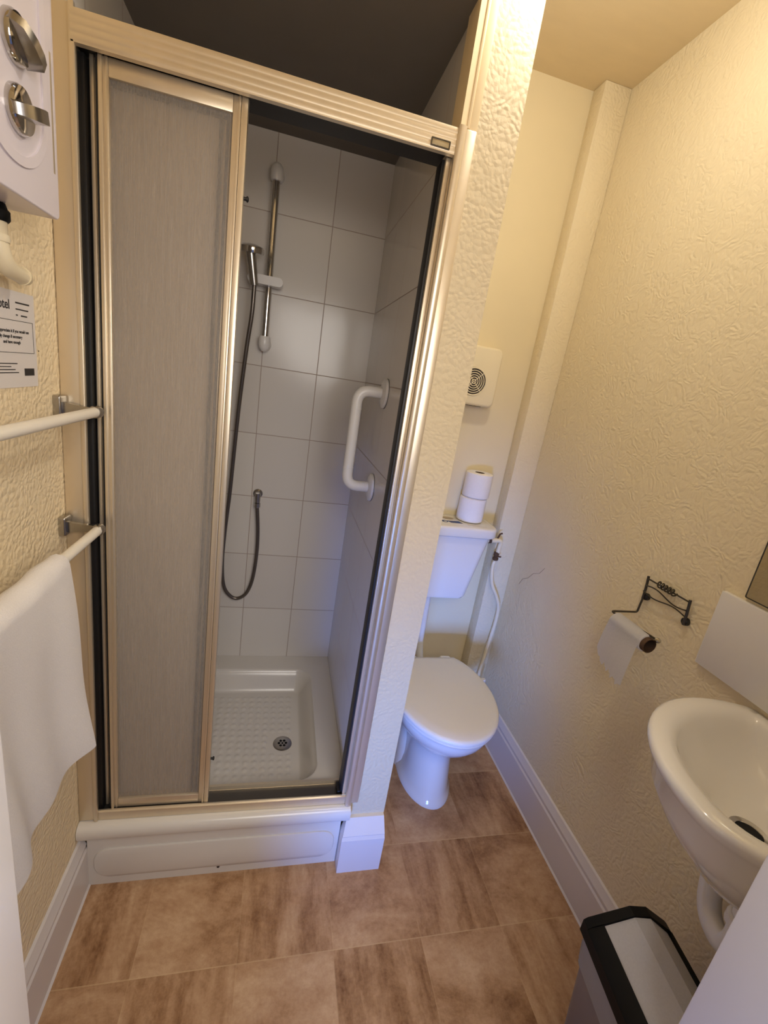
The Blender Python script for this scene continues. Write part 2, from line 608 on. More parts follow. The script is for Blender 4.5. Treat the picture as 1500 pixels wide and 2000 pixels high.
# skirting boards with a moulded top
skirt = [(0, 0), (.024, 0), (.019, .006), (.018, .140), (.014, .147), (.015, .160), (.010, .172), (.006, .186), (0, .190)]
profile_y(bm := B(), skirt, lambda o: XR_ - o, YF, 0.643)
struct('baseboard_right', bm, 'gloss', 25)
profile_y(bm := B(), skirt, lambda o: XL + o, YF, -0.001)
struct('baseboard_left', bm, 'gloss', 25)
bm = B()
loft(bm, [[Vector((x, y, 0)) for x, y in ((.716, -.045), (.859, -.045), (.859, 0), (.716, 0))],
          [Vector((x, y, .137)) for x, y in ((.716, -.045), (.859, -.045), (.859, 0), (.716, 0))],
          [Vector((x, y, .148)) for x, y in ((.718, -.040), (.858, -.040), (.858, 0), (.718, 0))],
          [Vector((x, y, .152)) for x, y in ((.719, -.041), (.8575, -.041), (.8575, 0), (.719, 0))],
          [Vector((x, y, .190)) for x, y in ((.728, -.016), (.855, -.016), (.855, 0), (.728, 0))],
          [Vector((x, y, .196)) for x, y in ((.729, -.012), (.8545, -.012), (.8545, 0), (.729, 0))]])
struct('baseboard_partition', bm, 'gloss', 20)
# faint crack in the paper of the right wall
tube(bm := B(), [(1.4995, .552, .797), (1.4995, .535, .83), (1.4995, .50, .85), (1.4995, .47, .885), (1.4995, .43, .905), (1.4995, .405, .939)], .0008, 6)
struct('trim_3', bm, 'crack')

# ------------------------------------------------------------------ shower tray
TZ = 0.235      # rim height
tr = thing('shower_tray', 'white raised shower tray with studded base behind the sliding doors', 'shower tray', (0.35, 0.38, 0))

def tray_h(x, y):
    """height of the tray surface: rim, rounded slope, studded base"""
    x0, x1, y0, y1, r = 0.05, 0.640, 0.105, 0.700, 0.07
    qx = max(x0 + r - x, 0, x - (x1 - r)); qy = max(y0 + r - y, 0, y - (y1 - r))
    d = r - math.hypot(qx, qy)          # >0 inside the well
    if qx == 0 and qy == 0:
        d = min(x - x0, x1 - x, y - y0, y1 - y)
    if d <= 0:
        return TZ
    wl = 0.055
    t = min(d / wl, 1.0)
    t = t * t * (3 - 2 * t)
    h = TZ - 0.008 * min(1, d / 0.004) - 0.077 * t
    if d > 0.075 and math.hypot(x - .525, y - .357) > 0.06:
        px, py = (x - .02) / 0.031, (y - .02) / 0.031
        rr = math.hypot(px - round(px), py - round(py))
        if rr < 0.36:
            h += 0.0030 * (1 - (rr / 0.36) ** 2)
    h -= 0.006 * max(0, 1 - math.hypot(x - .525, y - .357) / .25)
    return h
bm = B()
nx, ny = 200, 200
gx = [XL + 0.0062 + (0.7288 - XL - 0.0064) * i / nx for i in range(nx + 1)]
gy = [0.03 + (0.7995 - 0.03) * j / ny for j in range(ny + 1)]
vv = [[bm.verts.new((x, y, tray_h(x, y))) for x in gx] for y in gy]
for j in range(ny):
    for i in range(nx):
        bm.faces.new((vv[j][i], vv[j][i + 1], vv[j + 1][i + 1], vv[j + 1][i]))
obj('tray_base', bm, 'tray', tr, smooth=60)
bm = B()
lip = [(-.012, .200), (-.028, .205), (-.033, .218), (-.032, .236), (-.026, .246), (-.014, .2505), (.004, .249), (.03, .236), (.03, .2)]
loft(bm, [[Vector((x, y, z)) for y, z in lip] for x in (-.0385, -.036, .732, .7345)])
obj('tray_lip', bm, 'tray', tr, smooth=50)
bm = B()
box(bm, -.022, .714, -.006, .012, 0.0, .201)
plate(bm, rrect(-.006, .700, .034, .143, .045), on_front(-.0055), 0, .0055, .004)
obj('front_panel', bm, 'tray', tr, smooth=40)
lathe(B_ := B(), [(.0045, 0), (.004, .003), (.001, .004)], (.342, -.006, .028), (0, -1, 0), 12)
obj('screw', B_, 'dark', tr)
bm = B()
dz = tray_h(.525, .357) - 0.0005
lathe(bm, [(.001, .004), (.012, .0042), (.032, .0048), (.036, .003), (.037, 0)], (.525, .357, dz), (0, 0, 1), 40)
dr = obj('drain_cover', bm, 'dull_chrome', tr)
bm = B()
for k in range(6):
    a = k * PI / 3
    lathe(bm, [(.0052, 0), (.0052, .0004)], (.525 + .0135 * math.cos(a), .357 + .0135 * math.sin(a), dz + .0043), (0, 0, 1), 14)
lathe(bm, [(.004, 0), (.004, .0004)], (.525, .357, dz + .0042), (0, 0, 1), 14)
obj('drain_slot', bm, 'blackgloss', dr)

# ------------------------------------------------------------------ shower enclosure
en = thing('shower_enclosure', 'aluminium framed sliding shower door with obscured panels stacked at left', 'shower door', (0.35, 0.03, 0.25))
box(bm := B(), XL + .0005, .003, -.006, .07, .2515, 2.09, .003)
box(bm, -.001, .009, -.012, -.003, .2515, 2.09, .002)
obj('wall_channel', bm, 'alu', en)
bm = B()
box(bm, .716, .7345, -.012, .071, .2515, 2.087, .004)
box(bm, .735, .760, -.007, -.0004, .2515, 2.087, .003)
box(bm, .705, .716, .004, .060, .255, 2.033, .002)
loft(bm, [[Vector((.7255 + .0095 * math.cos(k * PI / 10), -.0118 - .006 * math.sin(k * PI / 10), z)) for k in range(11)] for z in (.2515, 2.0865)])
obj('wall_channel', bm, 'alu', en)
box(B_ := B(), .699, .705, .012, .052, .262, 2.03, .001)
obj('seal', B_, 'black', en)
box(B_ := B(), .003, .0145, .012, .06, .262, 2.032, .001)
obj('seal', B_, 'black', en)
# header: a shallow ribbed face over a hollow track
bm = B()
hp = [(.070, 2.043), (.070, 2.0845), (-.004, 2.0845), (-.012, 2.081)]
zz = 2.081
for k in range(4):
    hp += [(-.0124, zz - .002), (-.0129, zz - .006), (-.0124, zz - .010), (-.0120, zz - .0115)]
    zz -= .0115
hp += [(-.012, 2.0325), (-.004, 2.0305), (-.002, 2.0330), (.001, 2.046), (.062, 2.046), (.064, 2.043)]
loft(bm, [[Vector((x, y, z)) for y, z in hp] for x in (.003, .716)])
hd = obj('header_rail', bm, 'alu', en, smooth=30)
box(B_ := B(), .004, .704, .0015, .0700, 2.0380, 2.0425)  # black plate standing in for the shade under the header
obj('header_shade', B_, 'black', hd)
box(B_ := B(), .664, .702, -.0152, -.0110, 2.0385, 2.0505, .0012)
bd = obj('badge', B_, 'chrome', hd)
ring_plate(B_ := B(), rrect(.662, .704, 2.0370, 2.0520, .0015), rrect(.6645, .7015, 2.0392, 2.0498, .001), on_front(-.0115), 0, .0042)
obj('badge_frame', B_, 'iron', hd)
# sill track
bm = B()
sp = [(-.006, .2512), (-.006, .279), (-.001, .281), (.004, .280), (.006, .262), (.060, .262), (.062, .274), (.070, .274), (.071, .248), (.02, .2485)]
loft(bm, [[Vector((x, y, z)) for y, z in sp] for x in (.003, .716)])
obj('sill_track', bm, 'alu', en, smooth=25)
box(B_ := B(), .004, .703, .008, .058, .2622, .2632)
obj('track_bed', B_, 'alu_dark', en)
box(B_ := B(), .690, .704, .012, .05, .263, .283, .002)
obj('door_stop', B_, 'black', en)

def panel(x0, x1, y, z0, z1, front):
    p = bpy.data.objects.new('sliding_panel', None)
    COL.objects.link(p)
    p.empty_display_size = .05
    p.parent = en
    org = ORIGIN[en.name]
    ORIGIN[p.name] = org
    t = .018
    for side in (0, 1):
        bm = B()
        if side == 0:
            box(bm, x0, x0 + .0185, y, y + t, z0, z1, .0015)
            box(bm, x0 + .002, x0 + .009, y - .004, y + .002, z0, z1 + .004, .001)
            box(bm, x0 + .0125, x0 + .017, y - .002, y + .002, z0, z1, .0008)
        else:
            box(bm, x1 - .028, x1 - .013, y, y + t, z0, z1, .0015)
            box(bm, x1 - .0125, x1, y - .003, y + t, z0, z1 + .004, .0015)
            box(bm, x1 - .018, x1 - .013, y - .003, y + .002, z0, z1, .001)
        obj('stile', bm, 'alu', p)
    box(bm := B(), x0 + .0185, x1 - .028, y, y + t, z1 - .030, z1, .0015)
    obj('top_rail', bm, 'alu', p)
    box(bm := B(), x0 + .0185, x1 - .028, y, y + t, z0, z0 + .030, .0015)
    obj('bottom_rail', bm, 'alu', p)
    box(bm := B(), x0 + .0185, x1 - .028, y + .007, y + .010, z0 + .030, z1 - .030)
    obj('obscured_pane', bm, 'pane' if front else 'pane_rear', p)
    if front:
        shade = box(B(), x1 - .0400, x1 - .0345, y + .0105, y + .0150, z0 + .028, z1 - .028)  # black strips added behind the pane to give its edges their shade
        box(shade, x0 + .018, x1 - .0345, y + .0105, y + .0150, z1 - .0385, z1 - .0335)
        obj('dark_edging', shade, 'black', p)
        obj('edge_seal', box(B(), x0 - .0035, x0 - .0002, y + .001, y + .015, z0, z1), 'black', p)
    else:
        obj('edge_shade', box(B(), x1 - .0345, x1 - .0285, y - .006, y - .0005, z0, z1), 'black', p)  # black strips added as edge shade, seen through the front pane
        obj('edge_shade', box(B(), x0 + .02, x1 - .035, y - .006, y - .0005, z1 - .040, z1 - .034), 'black', p)
    if front:
        for zb in (1.868, .432):
            lathe(bm := B(), [(.0035, 0), (.0035, .005), (.0055, .006), (.0055, .0085), (.003, .010)], (x1, y + .009, zb), (1, 0, 0), 14)
            obj('buffer', bm, 'black', p)
    return p
panel(.0365, .2985, .008, .279, 2.0345, True)
panel(.0165, .2800, .0275, .274, 2.0365, False)

# ------------------------------------------------------------------ shower fittings
sr = thing('shower_riser', 'chrome riser rail with white end caps on the tiled back wall', 'shower rail', (.322, YS, 1.62))
cyl(B_ := B(), (.322, .757, 1.64), (.322, .757, 2.185), .0125, 24)
obj('rail', B_, 'chrome', sr)
for z, s in ((2.185, 1), (1.625, -1)):
    bm = B()
    lathe(bm, [(.019, -.028 * s), (.0215, -.02 * s), (.022, 0), (.019, .014 * s), (.011, .024 * s), (.002, .028 * s)], (.322, .757, z), (0, 0, 1), 28)
    cyl(bm, (.322, .757, z), (.322, .799, z), .019, 24, .024)
    obj('end_cap', bm, 'plastic', sr)
bm = B()
plate(bm, rrect(.250, .372, 1.823, 1.853, .0145), lambda a, b, k: Vector((a, .735 + k, b)), -.016, .040, .006)
obj('slider_bracket', bm, 'plastic', sr)

hs = thing('shower_handset', 'chrome hand shower with round head resting in the white slider bracket', 'shower head', (.270, .70, 1.80))
lathe(bm := B(), [(.012, .010), (.030, .006), (.040, .000), (.041, -.010), (.039, -.018), (.001, -.019)], (.262, .688, 1.925), (.0, -.12, 1), 40)
obj('spray_head', bm, 'chrome', hs)
tube(bm := B(), smooth_path([(.258, .690, 1.918), (.264, .695, 1.882), (.270, .7005, 1.847), (.276, .706, 1.812)], 6), lambda t: .0135 + .003 * (1 - t), 18)
obj('handle', bm, 'dull_chrome', hs)
pts = [(.276, .706, 1.812), (.274, .712, 1.72), (.262, .728, 1.60), (.247, .752, 1.40), (.238, .765, 1.22), (.230, .772, 1.03), (.219, .775, .85), (.216, .776, .71),
       (.228, .777, .605), (.258, .778, .556), (.291, .779, .546), (.325, .778, .575), (.346, .776, .645), (.355, .774, .76), (.353, .772, .87), (.342, .768, .985)]
tube(bm := B(), smooth_path(pts, 8), .0075, 12)
obj('hose', bm, 'hose', hs)
wo = thing('hose_outlet', 'small chrome hose outlet elbow on the tiled wall below the shower riser', 'hose outlet', (.340, YS, 1.03))
bm = B()
lathe(bm, [(.019, 0), (.019, .004), (.013, .008), (.012, .026), (.011, .032)], (.340, .7995, 1.032), (0, -1, 0), 24)
cyl(bm, (.341, .769, 1.040), (.342, .768, 1.000), .012, 20, .010)
lathe(bm, [(.0125, 0), (.0125, .016), (.010, .02)], (.342, .768, .998), (0, 0, -1), 8)
obj('elbow', bm, 'dull_chrome', wo)

gb = thing('grab_bar', 'white plastic grab bar on the right tiled wall of the shower', 'grab bar', (.729, .37, 1.2))
XG = .729
pth = fillet([(XG - .006, .37, 1.522), (.640, .37, 1.522), (.640, .37, 1.209), (XG - .006, .37, 1.209)], .042, 10)
tube(bm := B(), pth, .0175, 22)
for z in (1.462, 1.268):
    lathe(bm, [(.0175, -.0006), (.0186, -.0004), (.0186, .0016), (.0175, .0018)], (.640, .37, z), (0, 0, 1), 22, False, False)
obj('bar', bm, 'plastic', gb)
for z in (1.522, 1.209):
    lathe(bm := B(), [(.046, 0), (.047, .004), (.045, .009), (.036, .013), (.020, .015)], (XG, .37, z), (-1, 0, 0), 40)
    f_ = obj('flange', bm, 'plastic', gb)
    lathe(bm := B(), [(.0478, 0), (.0478, .0012)], (XG, .37, z), (-1, 0, 0), 40)
    obj('dark_edging', bm, 'iron', f_)  # gasket under the flange

# ------------------------------------------------------------------ electric shower heater box
HX = .050
ht = thing('electric_shower_unit', 'white wall-mounted electric shower box with two chrome dials, top left', 'electric shower', (XL, -.30, 1.715))
bm = B()
plate(bm, rrect(-.415, -.192, 1.7155, 2.085, .008), on_left(XL + .0005), 0, HX - XL, .003)
obj('casing', bm, 'heater', ht)
bm = B()
ring_plate(bm, rrect(-.395, -.222, 1.752, 2.07, .084, 16), rrect(-.383, -.234, 1.764, 2.058, .073, 16), on_left(HX - .001), 0, .004)
obj('raised_band', bm, 'heater', ht)
box(B_ := B(), HX - .001, HX + .0006, -.2065, -.2010, 1.776, 1.926, .0003)
obj('side_groove', B_, 'grey_ink', ht)

def dial(z, ang):
    c = Vector((HX, -.300, z))
    bm = B()
    lathe(bm, [(.0275, 0), (.0275, .006), (.0255, .010), (.020, .012), (.001, .013)], c, (1, 0, 0), 40)
    o = obj('dial', bm, 'chrome', ht)
    bm = B()
    rr = Vector((0, math.cos(ang), math.sin(ang)))
    tt = Vector((0, -math.sin(ang), math.cos(ang)))
    prof = [(-.026, .008, .010), (-.018, .009, .022), (0, .010, .027), (.016, .0105, .028), (.027, .010, .026), (.029, .009, .010)]
    loft(bm, [[c + rr * a + tt * w + Vector((.006, 0, 0)), c + rr * a + tt * w * .75 + Vector((h, 0, 0)), c + rr * a - tt * w * .75 + Vector((h, 0, 0)), c + rr * a - tt * w + Vector((.006, 0, 0))] for a, w, h in prof])
    obj('pointer', bm, 'dull_chrome', o, smooth=50)
    return o
dial(1.889, -.55)
dial(1.814, .25)

def arc_strip(bm, cy, cz, r0, r1, a0, a1, x, n=20):
    o = []
    for i in range(n + 1):
        a = a0 + (a1 - a0) * i / n
        o.append((a, 1))
    outer = [(cy + r1 * math.cos(a), cz + r1 * math.sin(a)) for a, _ in o]
    inner = [(cy + r0 * math.cos(a), cz + r0 * math.sin(a)) for a, _ in o]
    plate(bm, outer + inner[::-1], on_left(x), 0, .0004)
    return bm
arc_strip(B_ := B(), -.300, 1.814, .0325, .0355, -1.35, -.35, HX)
obj('hot_mark', B_, 'red_ink', ht)
arc_strip(B_ := B(), -.300, 1.814, .0315, .0335, -3.6, -2.15, HX)
obj('cold_mark', B_, 'ink', ht)
bm = B()
for k in range(9):
    a = 1.0 + k * .19
    arc_strip(bm, -.300, 1.814, .034, .0375, a, a + .035, HX, 1)
obj('scale_mark', bm, 'grey_ink', ht)

# supply elbow under the heater
pe = thing('water_pipe', 'cream supply pipe with black nut and elbow under the electric shower box', 'pipe', (-.01, -.225, 1.62))
tube(bm := B(), fillet([(-.012, -.240, 1.700), (-.012, -.240, 1.635), (-.014, -.175, 1.627)], .03, 8), lambda t: .0125 + .002 * math.sin(t * 3), 18)
tube(bm, [(-.014, -.178, 1.628), (-.014, -.166, 1.6265), (-.014, -.163, 1.626)], lambda t: .0145 - .006 * t, 18)
lathe(bm, [(.0145, 0), (.0155, .004), (.0145, .010)], (-.012, -.240, 1.664), (0, 0, 1), 20)
obj('elbow', bm, 'cream_plastic', pe)
lathe(bm := B(), [(.015, 0), (.017, .003), (.017, .014), (.014, .017), (.012, .024)], (-.012, -.240, 1.691), (0, 0, 1), 10)
obj('nut', bm, 'blackgloss', pe)

# ------------------------------------------------------------------ notice on the left wall
no = thing('notice', 'white printed notice sheet fixed to the left wall above the towel rails', 'notice', (XL, -.20, 1.447))
plate(bm := B(), rrect(-.316, -.0915, 1.447, 1.6045, .002, 2), on_left(XL + .0004), 0, .0008)
obj('sheet', bm, 'paper_sheet', no)
TX = XL + .0014
RT, UP = (0, 1, 0), (0, 0, 1)
text('Hotel', .021, (TX, -.2165, 1.5745), RT, UP, 'ink', no, 'heading', .0002, .0003)
for y0, y1, z0, z1 in ((-.151, -.108, 1.5855, 1.5880), (-.151, -.112, 1.5755, 1.5775), (-.151, -.146, 1.5660, 1.5680), (-.136, -.117, 1.5655, 1.5678),
                       (-.30, -.157, 1.4865, 1.4880), (-.30, -.176, 1.4815, 1.4828), (-.30, -.164, 1.4765, 1.4780), (-.30, -.154, 1.4715, 1.4730)):
    obj('small_print', box(B(), TX - .0002, TX + .0002, y0, y1, z0, z1), 'ink', no)
bm = B()
ring_plate(bm, [(-.305, 1.558), (-.100, 1.558), (-.100, 1.505), (-.305, 1.505)], [(-.304, 1.5572), (-.1008, 1.5572), (-.1008, 1.5058), (-.304, 1.5058)], on_left(TX - .0002), 0, .0004)
obj('text_frame', bm, 'ink', no)
for s, y, z in (('would appreciate it if you would use', -.2235, 1.5380), ('only change if necessary', -.2085, 1.5290), ('and have enough', -.1930, 1.5200)):
    text(s, .0074, (TX, y, z), RT, UP, 'ink', no, 'printed_line', .0002, .0001)
bm = B()
box(bm, TX - .0002, TX + .0002, -.1355, -.1035, 1.4665, 1.4790)
obj('logo_block', bm, 'ink', no)
lathe(bm := B(), [(.0012, 0), (.0008, .0012)], (XL, -.082, 1.5105), (1, 0, 0), 8)
tag(obj('wall_tack', bm, 'dark', None, (XL, -.082, 1.51)), 'tiny dark pin mark in the left wall right of the notice', 'pin')

# ------------------------------------------------------------------ towel rails
tl = thing('towel_rail', 'upper white towel rail with chrome brackets, bare, on the left wall', 'towel rail', (XL, -.35, 1.40), 'towel rails on the left wall')
RX = .036
for ys, sg in ((-.030, 1), (-.66, -1)):
    bm = B()
    yc = ys + .007 * sg
    plate(bm, rrect(yc - .016, yc + .016, 1.384, 1.428, .005), on_left(XL + .0003), 0, .014, .004)
    loft(bm, [[Vector((x, yc + dy, z)) for dy, z in ((-.005, zl), (.005, zl), (.005, zh), (-.005, zh))]
              for x, zl, zh in ((XL + .010, 1.390, 1.416), (XL + .035, 1.393, 1.412), (RX, 1.396, 1.410))])
    lathe(bm, [(.0115, -.010), (.0128, -.008), (.0128, .007), (.010, .010), (.001, .0105)], (RX, ys, 1.403), (0, sg, 0), 24)
    obj('bracket', bm, 'dull_chrome', tl)
cyl(bm := B(), (RX, -.036, 1.403), (RX, -.655, 1.403), .0102, 24)
obj('bar', bm, 'rail_white', tl)
dup(tl, (0, -.002, -.262), 'lower white towel rail on the left wall, carrying a white towel')

# towel over the lower rail
ZR = 1.141
def towel_pt(u, t):
    """u along the rail 0..1 from the shower end, t 0..1 over the rail from front hem to back hem"""
    s = t * 1.0
    front_len, back_len, r = .445, .36, .0155
    arc = PI * r
    total = front_len + arc + back_len
    d = s * total
    if d < front_len:
        h = front_len - d            # distance below the rail on the front
        f = h / front_len
        y = -.222 + .026 * f ** 1.6 - u * (.40 + .06 * f)
        x = RX + r + .002 * f + f * (.016 * math.sin(u * 9.0 + .8 + f * 1.3) + .007 * math.sin(u * 21 + f * 2.0)) + .004 * math.sin(f * 7 + u * 4)
        z = ZR - h - .010 * u * f + .006 * f * math.sin(u * 14)
        return Vector((max(x, XL + .04), y, z))
    if d < front_len + arc:
        a = (d - front_len) / r
        y = -.222 - u * .40
        return Vector((RX + r * math.cos(a) + 0.0015 * math.sin(u * 30), y, ZR + r * math.sin(a) + .0015 * math.sin(u * 13)))
    h = d - front_len - arc
    f = h / back_len
    y = -.222 + .02 * f - u * .40
    x = RX - r - .012 * f + f * .006 * math.sin(u * 11)
    return Vector((max(x, XL + .012), y, ZR - h))
bm = B()
nu, ntt = 64, 96
g = [[bm.verts.new(towel_pt(i / nu, j / ntt)) for i in range(nu + 1)] for j in range(ntt + 1)]
for j in range(ntt):
    for i in range(nu):
        bm.faces.new((g[j][i], g[j][i + 1], g[j + 1][i + 1], g[j + 1][i]))
bmesh.ops.recalc_face_normals(bm, faces=bm.faces[:])
bmesh.ops.solidify(bm, geom=bm.faces[:], thickness=-.005)
tw = thing('towel', 'white terry towel hanging over the lower rail on the left wall', 'towel', (RX, -.42, .70))
obj('cloth', bm, 'towel', tw, smooth=70)
tube(bm := B(), [towel_pt(0, j / ntt) + Vector((.001, .001, 0)) for j in range(0, ntt + 1)], .0036, 8)
tube(bm, [towel_pt(i / nu, 0) + Vector((.001, 0, 0)) for i in range(nu + 1)], .0036, 8)
obj('hem', bm, 'towel', tw)
bm = B()
for tq in (.060, .078):
    tube(bm, [towel_pt(i / nu, tq) + Vector((.0025, 0, 0)) for i in range(nu + 1)], .0018, 8)
obj('woven_band', bm, 'towel', tw)

# ------------------------------------------------------------------ alcove: fan heater, cistern, toilet
fh = thing('fan_heater', 'cream wall fan heater with round grille above the toilet cistern', 'fan heater', (1.133, YB, 1.52))
bm = B()
plate(bm, rrect(1.030, 1.237, 1.524, 1.752, .024), on_front(YB - .0005), 0, .070, .012)
obj('casing', bm, 'cream_plastic', fh)
lathe(bm := B(), [(.055, 0), (.0545, .003), (.0525, .004), (.050, .002)], (1.133, .645, 1.616), (0, -1, 0), 48, True, False)
lathe(bm, [(.050, -.003), (.049, .0008)], (1.133, .645, 1.616), (0, -1, 0), 48)
gr = obj('grille', bm, 'dark', fh)
bm = B()
for r in (.008, .0165, .025, .0335, .042):
    ring_plate(bm, circ(1.133, 1.616, r + .0017, 40), circ(1.133, 1.616, r - .0012, 40), on_front(.6442), 0, .003)
for k in range(4):
    a = PI / 4 + k * PI / 2
    tube(bm, [(1.133, .6425, 1.616), (1.133 + .050 * math.cos(a), .6425, 1.616 + .050 * math.sin(a))], .0012, 6)
ring_plate(bm, circ(1.133, 1.616, .0545, 48), circ(1.133, 1.616, .0495, 48), on_front(.6450), 0, .004)
obj('grille_ring', bm, 'cream_plastic', gr)
bm = B()
for k in range(6):
    x = 1.085 + k * .018
    box(bm, x, x + .013, .655, .690, 1.5225, 1.5245)
obj('air_outlet', bm, 'dark', fh)
text('Dimplex', .0095, (1.117, .6448, 1.7065), (1, 0, 0), (0, 0, 1), 'ink', fh, 'lettering', .0002)

# cistern
CX = 1.130
ci = thing('toilet_cistern', 'white low-level toilet cistern with blue marks on its lid', 'cistern', (CX, YB, .70))
bm = B()
def tank_ring(z, hw, yf, r=.03):
    return [Vector((a, b, z)) for a, b in rrect(CX - hw, CX + hw, yf, YB - .001, r, 8)]
loft(bm, [tank_ring(.706, .112, .566), tank_ring(.709, .124, .556), tank_ring(.722, .131, .551), tank_ring(.85, .156, .549), tank_ring(.998, .187, .549)])
obj('tank', bm, 'ceramic', ci, smooth=50)
bm = B()
def lid_ring(z, ins):
    return [Vector((a, b, z)) for a, b in rrect(CX - .213 + ins, CX + .213 - ins, .532 + ins, YB - .0005, .055 - ins * .5, 12)]
loft(bm, [lid_ring(.998, .004), lid_ring(1.000, .001), lid_ring(1.004, 0), lid_ring(1.030, 0), lid_ring(1.037, .002), lid_ring(1.041, .007), lid_ring(1.042, .014)])
obj('cistern_lid', bm, 'ceramic', ci, smooth=50)
ZL = 1.0421
plate(bm := B(), [(1.142 + .027 * math.cos(t / 24 * 2 * PI), .652 + .020 * math.sin(t / 24 * 2 * PI)) for t in range(24)], flat(ZL), 0, .0005)
obj('oval_sticker', bm, 'grey_ink', ci)
bm = B()
ring_plate(bm, circ(1.113, .603, .0145, 28), circ(1.115, .601, .0075, 28), flat(ZL), 0, .0005)
plate(bm, [(1.126, .613), (1.181, .616), (1.190, .588), (1.136, .588)], flat(ZL), 0, .0005)
obj('blue_emblem', bm, 'blue_ink', ci)
bm = B()
for k, (x0, x1) in enumerate(((1.205, 1.275), (1.205, 1.262), (1.225, 1.290))):
    box(bm, x0, x1, .578 - k * .007, .5795 - k * .007, ZL, ZL + .0003)
obj('faint_print', bm, 'grey_ink', ci)
tube(bm := B(), smooth_path([(1.120, .645, .712), (1.120, .645, .62), (1.123, .645, .52), (1.126, .645, .43), (1.136, .638, .36), (1.140, .615, .325), (1.138, .585, .31)], 8), .0175, 20)
lathe(bm, [(.030, 0), (.030, .012), (.024, .018), (.018, .02)], (1.120, .645, .706), (0, 0, -1), 16)
obj('flush_pipe', bm, 'plastic', ci)

# toilet
TXC = 1.122
to = thing('toilet', 'white toilet with closed lid standing in the alcove below the cistern', 'toilet', (TXC, .35, 0))
def egg(z, hw, yf, yb, ym=.30, clip=None, n=56, p=2.0, pb=2.0):
    out = []
    for i in range(n):
        a = 2 * PI * i / n
        c, s = math.cos(a), math.sin(a)
        q = p if s < 0 else pb
        x = TXC + hw * math.copysign(abs(c) ** (2 / q), c)
        y = ym + (ym - yf if s < 0 else yb - ym) * math.copysign(abs(s) ** (2 / q), s)
        if clip is not None and y > clip:
            y = clip
        out.append(Vector((x, y, z)))
    return out
bm = B()
loft(bm, [egg(0, .108, .150, .62, .33, pb=3.0), egg(.012, .108, .150, .62, .33, pb=3.0), egg(.02, .103, .156, .62, .33, pb=3.0), egg(.045, .092, .166, .58, .31, pb=2.6), egg(.09, .087, .174, .54, .31, pb=2.4),
          egg(.17, .085, .188, .53, .32, pb=2.4), egg(.225, .090, .184, .55, .33, pb=2.4), egg(.255, .104, .165, .58, .34, pb=2.4), egg(.285, .130, .125, .575, .32, pb=2.4), egg(.320, .162, .085, .57, .31, pb=2.4),
          egg(.360, .185, .055, .565, .30, pb=2.4), egg(.385, .192, .045, .565, .30, pb=2.4), egg(.400, .193, .043, .565, .30, pb=2.4), egg(.405, .188, .048, .56, .30, pb=2.4)])
# rear flange block
def fl(z, hw, y0, y1):
    return [Vector((a, b, z)) for a, b in rrect(TXC - hw, TXC + hw, y0, y1, .05, 8)]
loft(bm, [fl(0, .116, .345, .63), fl(.10, .114, .345, .63), fl(.15, .109, .352, .63), fl(.185, .092, .375, .62), fl(.20, .06, .42, .60)])
obj('pan', bm, 'ceramic', to, smooth=50)
lathe(bm := B(), [(.008, 0), (.007, .003), (.001, .004)], (TXC - .1145, .415, .060), (-1, 0, 0), 14)
obj('fixing_screw', bm, 'dull_chrome', to)
bm = B()
loft(bm, [egg(.4055, .196, .040, .57, .30, .505), egg(.407, .202, .033, .57, .30, .508), egg(.414, .204, .030, .572, .30, .509), egg(.420, .201, .034, .572, .30, .508)])
obj('seat', bm, 'plastic', to, smooth=50)
bm = B()
rings = [egg(.4215, .200, .034, .57, .30, .510), egg(.4235, .206, .027, .575, .30, .512), egg(.432, .207, .026, .576, .30, .513), egg(.438, .203, .030, .574, .30, .511), egg(.4415, .194, .040, .568, .30, .508),
         egg(.444, .16, .085, .54, .30, .49), egg(.445, .08, .18, .42, .30, .46)]
loft(bm, rings)
obj('lid', bm, 'plastic', to, smooth=50)
for x in (TXC - .075, TXC + .085):
    bm = B()
    box(bm, x - .022, x + .022, .500, .526, .406, .440, .005)
    cyl(bm, (x - .024, .518, .428), (x + .024, .518, .428), .009, 16)
    obj('hinge', bm, 'plastic', to)

# supply pipe beside the cistern
su = thing('supply_pipe', 'thin white supply pipe with brass valve beside the cistern', 'pipe', (1.45, .61, 0))
pts = [(1.392, .612, .885), (1.386, .612, .845), (1.402, .612, .765), (1.440, .612, .70), (1.464, .612, .645), (1.468, .612, .567), (1.461, .612, .456), (1.452, .612, .341), (1.446, .612, .20), (1.444, .612, .0)]
tube(bm := B(), smooth_path(pts, 8), .0082, 14)
obj('pipe', bm, 'cream_plastic', su)
bm = B()
tube(bm, fillet([(1.318, .60, .972), (1.395, .606, .975), (1.394, .612, .915)], .018, 6), .010, 14)
obj('elbow', bm, 'cream_plastic', su)
bm = B()
lathe(bm, [(.010, 0), (.0135, .003), (.0135, .012), (.009, .014), (.009, .022), (.0125, .024), (.0125, .036), (.009, .040)], (1.390, .612, .878), (0, 0, 1), 8)
cyl(bm, (1.393, .612, .897), (1.412, .606, .897), .004, 8)
obj('valve', bm, 'card', su)
lathe(bm := B(), [(.011, 0), (.0125, .003), (.0125, .012), (.010, .014)], (1.330, .601, .972), (1, 0, 0), 8)
obj('union_nut', bm, 'card', su)
tube(bm := B(), [(1.375, .606, .983), (1.382, .606, 1.004), (1.392, .606, 1.008)], .004, 8)
obj('lever', bm, 'card', su)
st = thing('pipe_stub', 'short white capped pipe stub on the floor behind the toilet', 'pipe', (1.43, .53, 0))
cyl(bm := B(), (1.430, .53, 0), (1.430, .53, .300), .0085, 16)
obj('stub', bm, 'plastic', st)
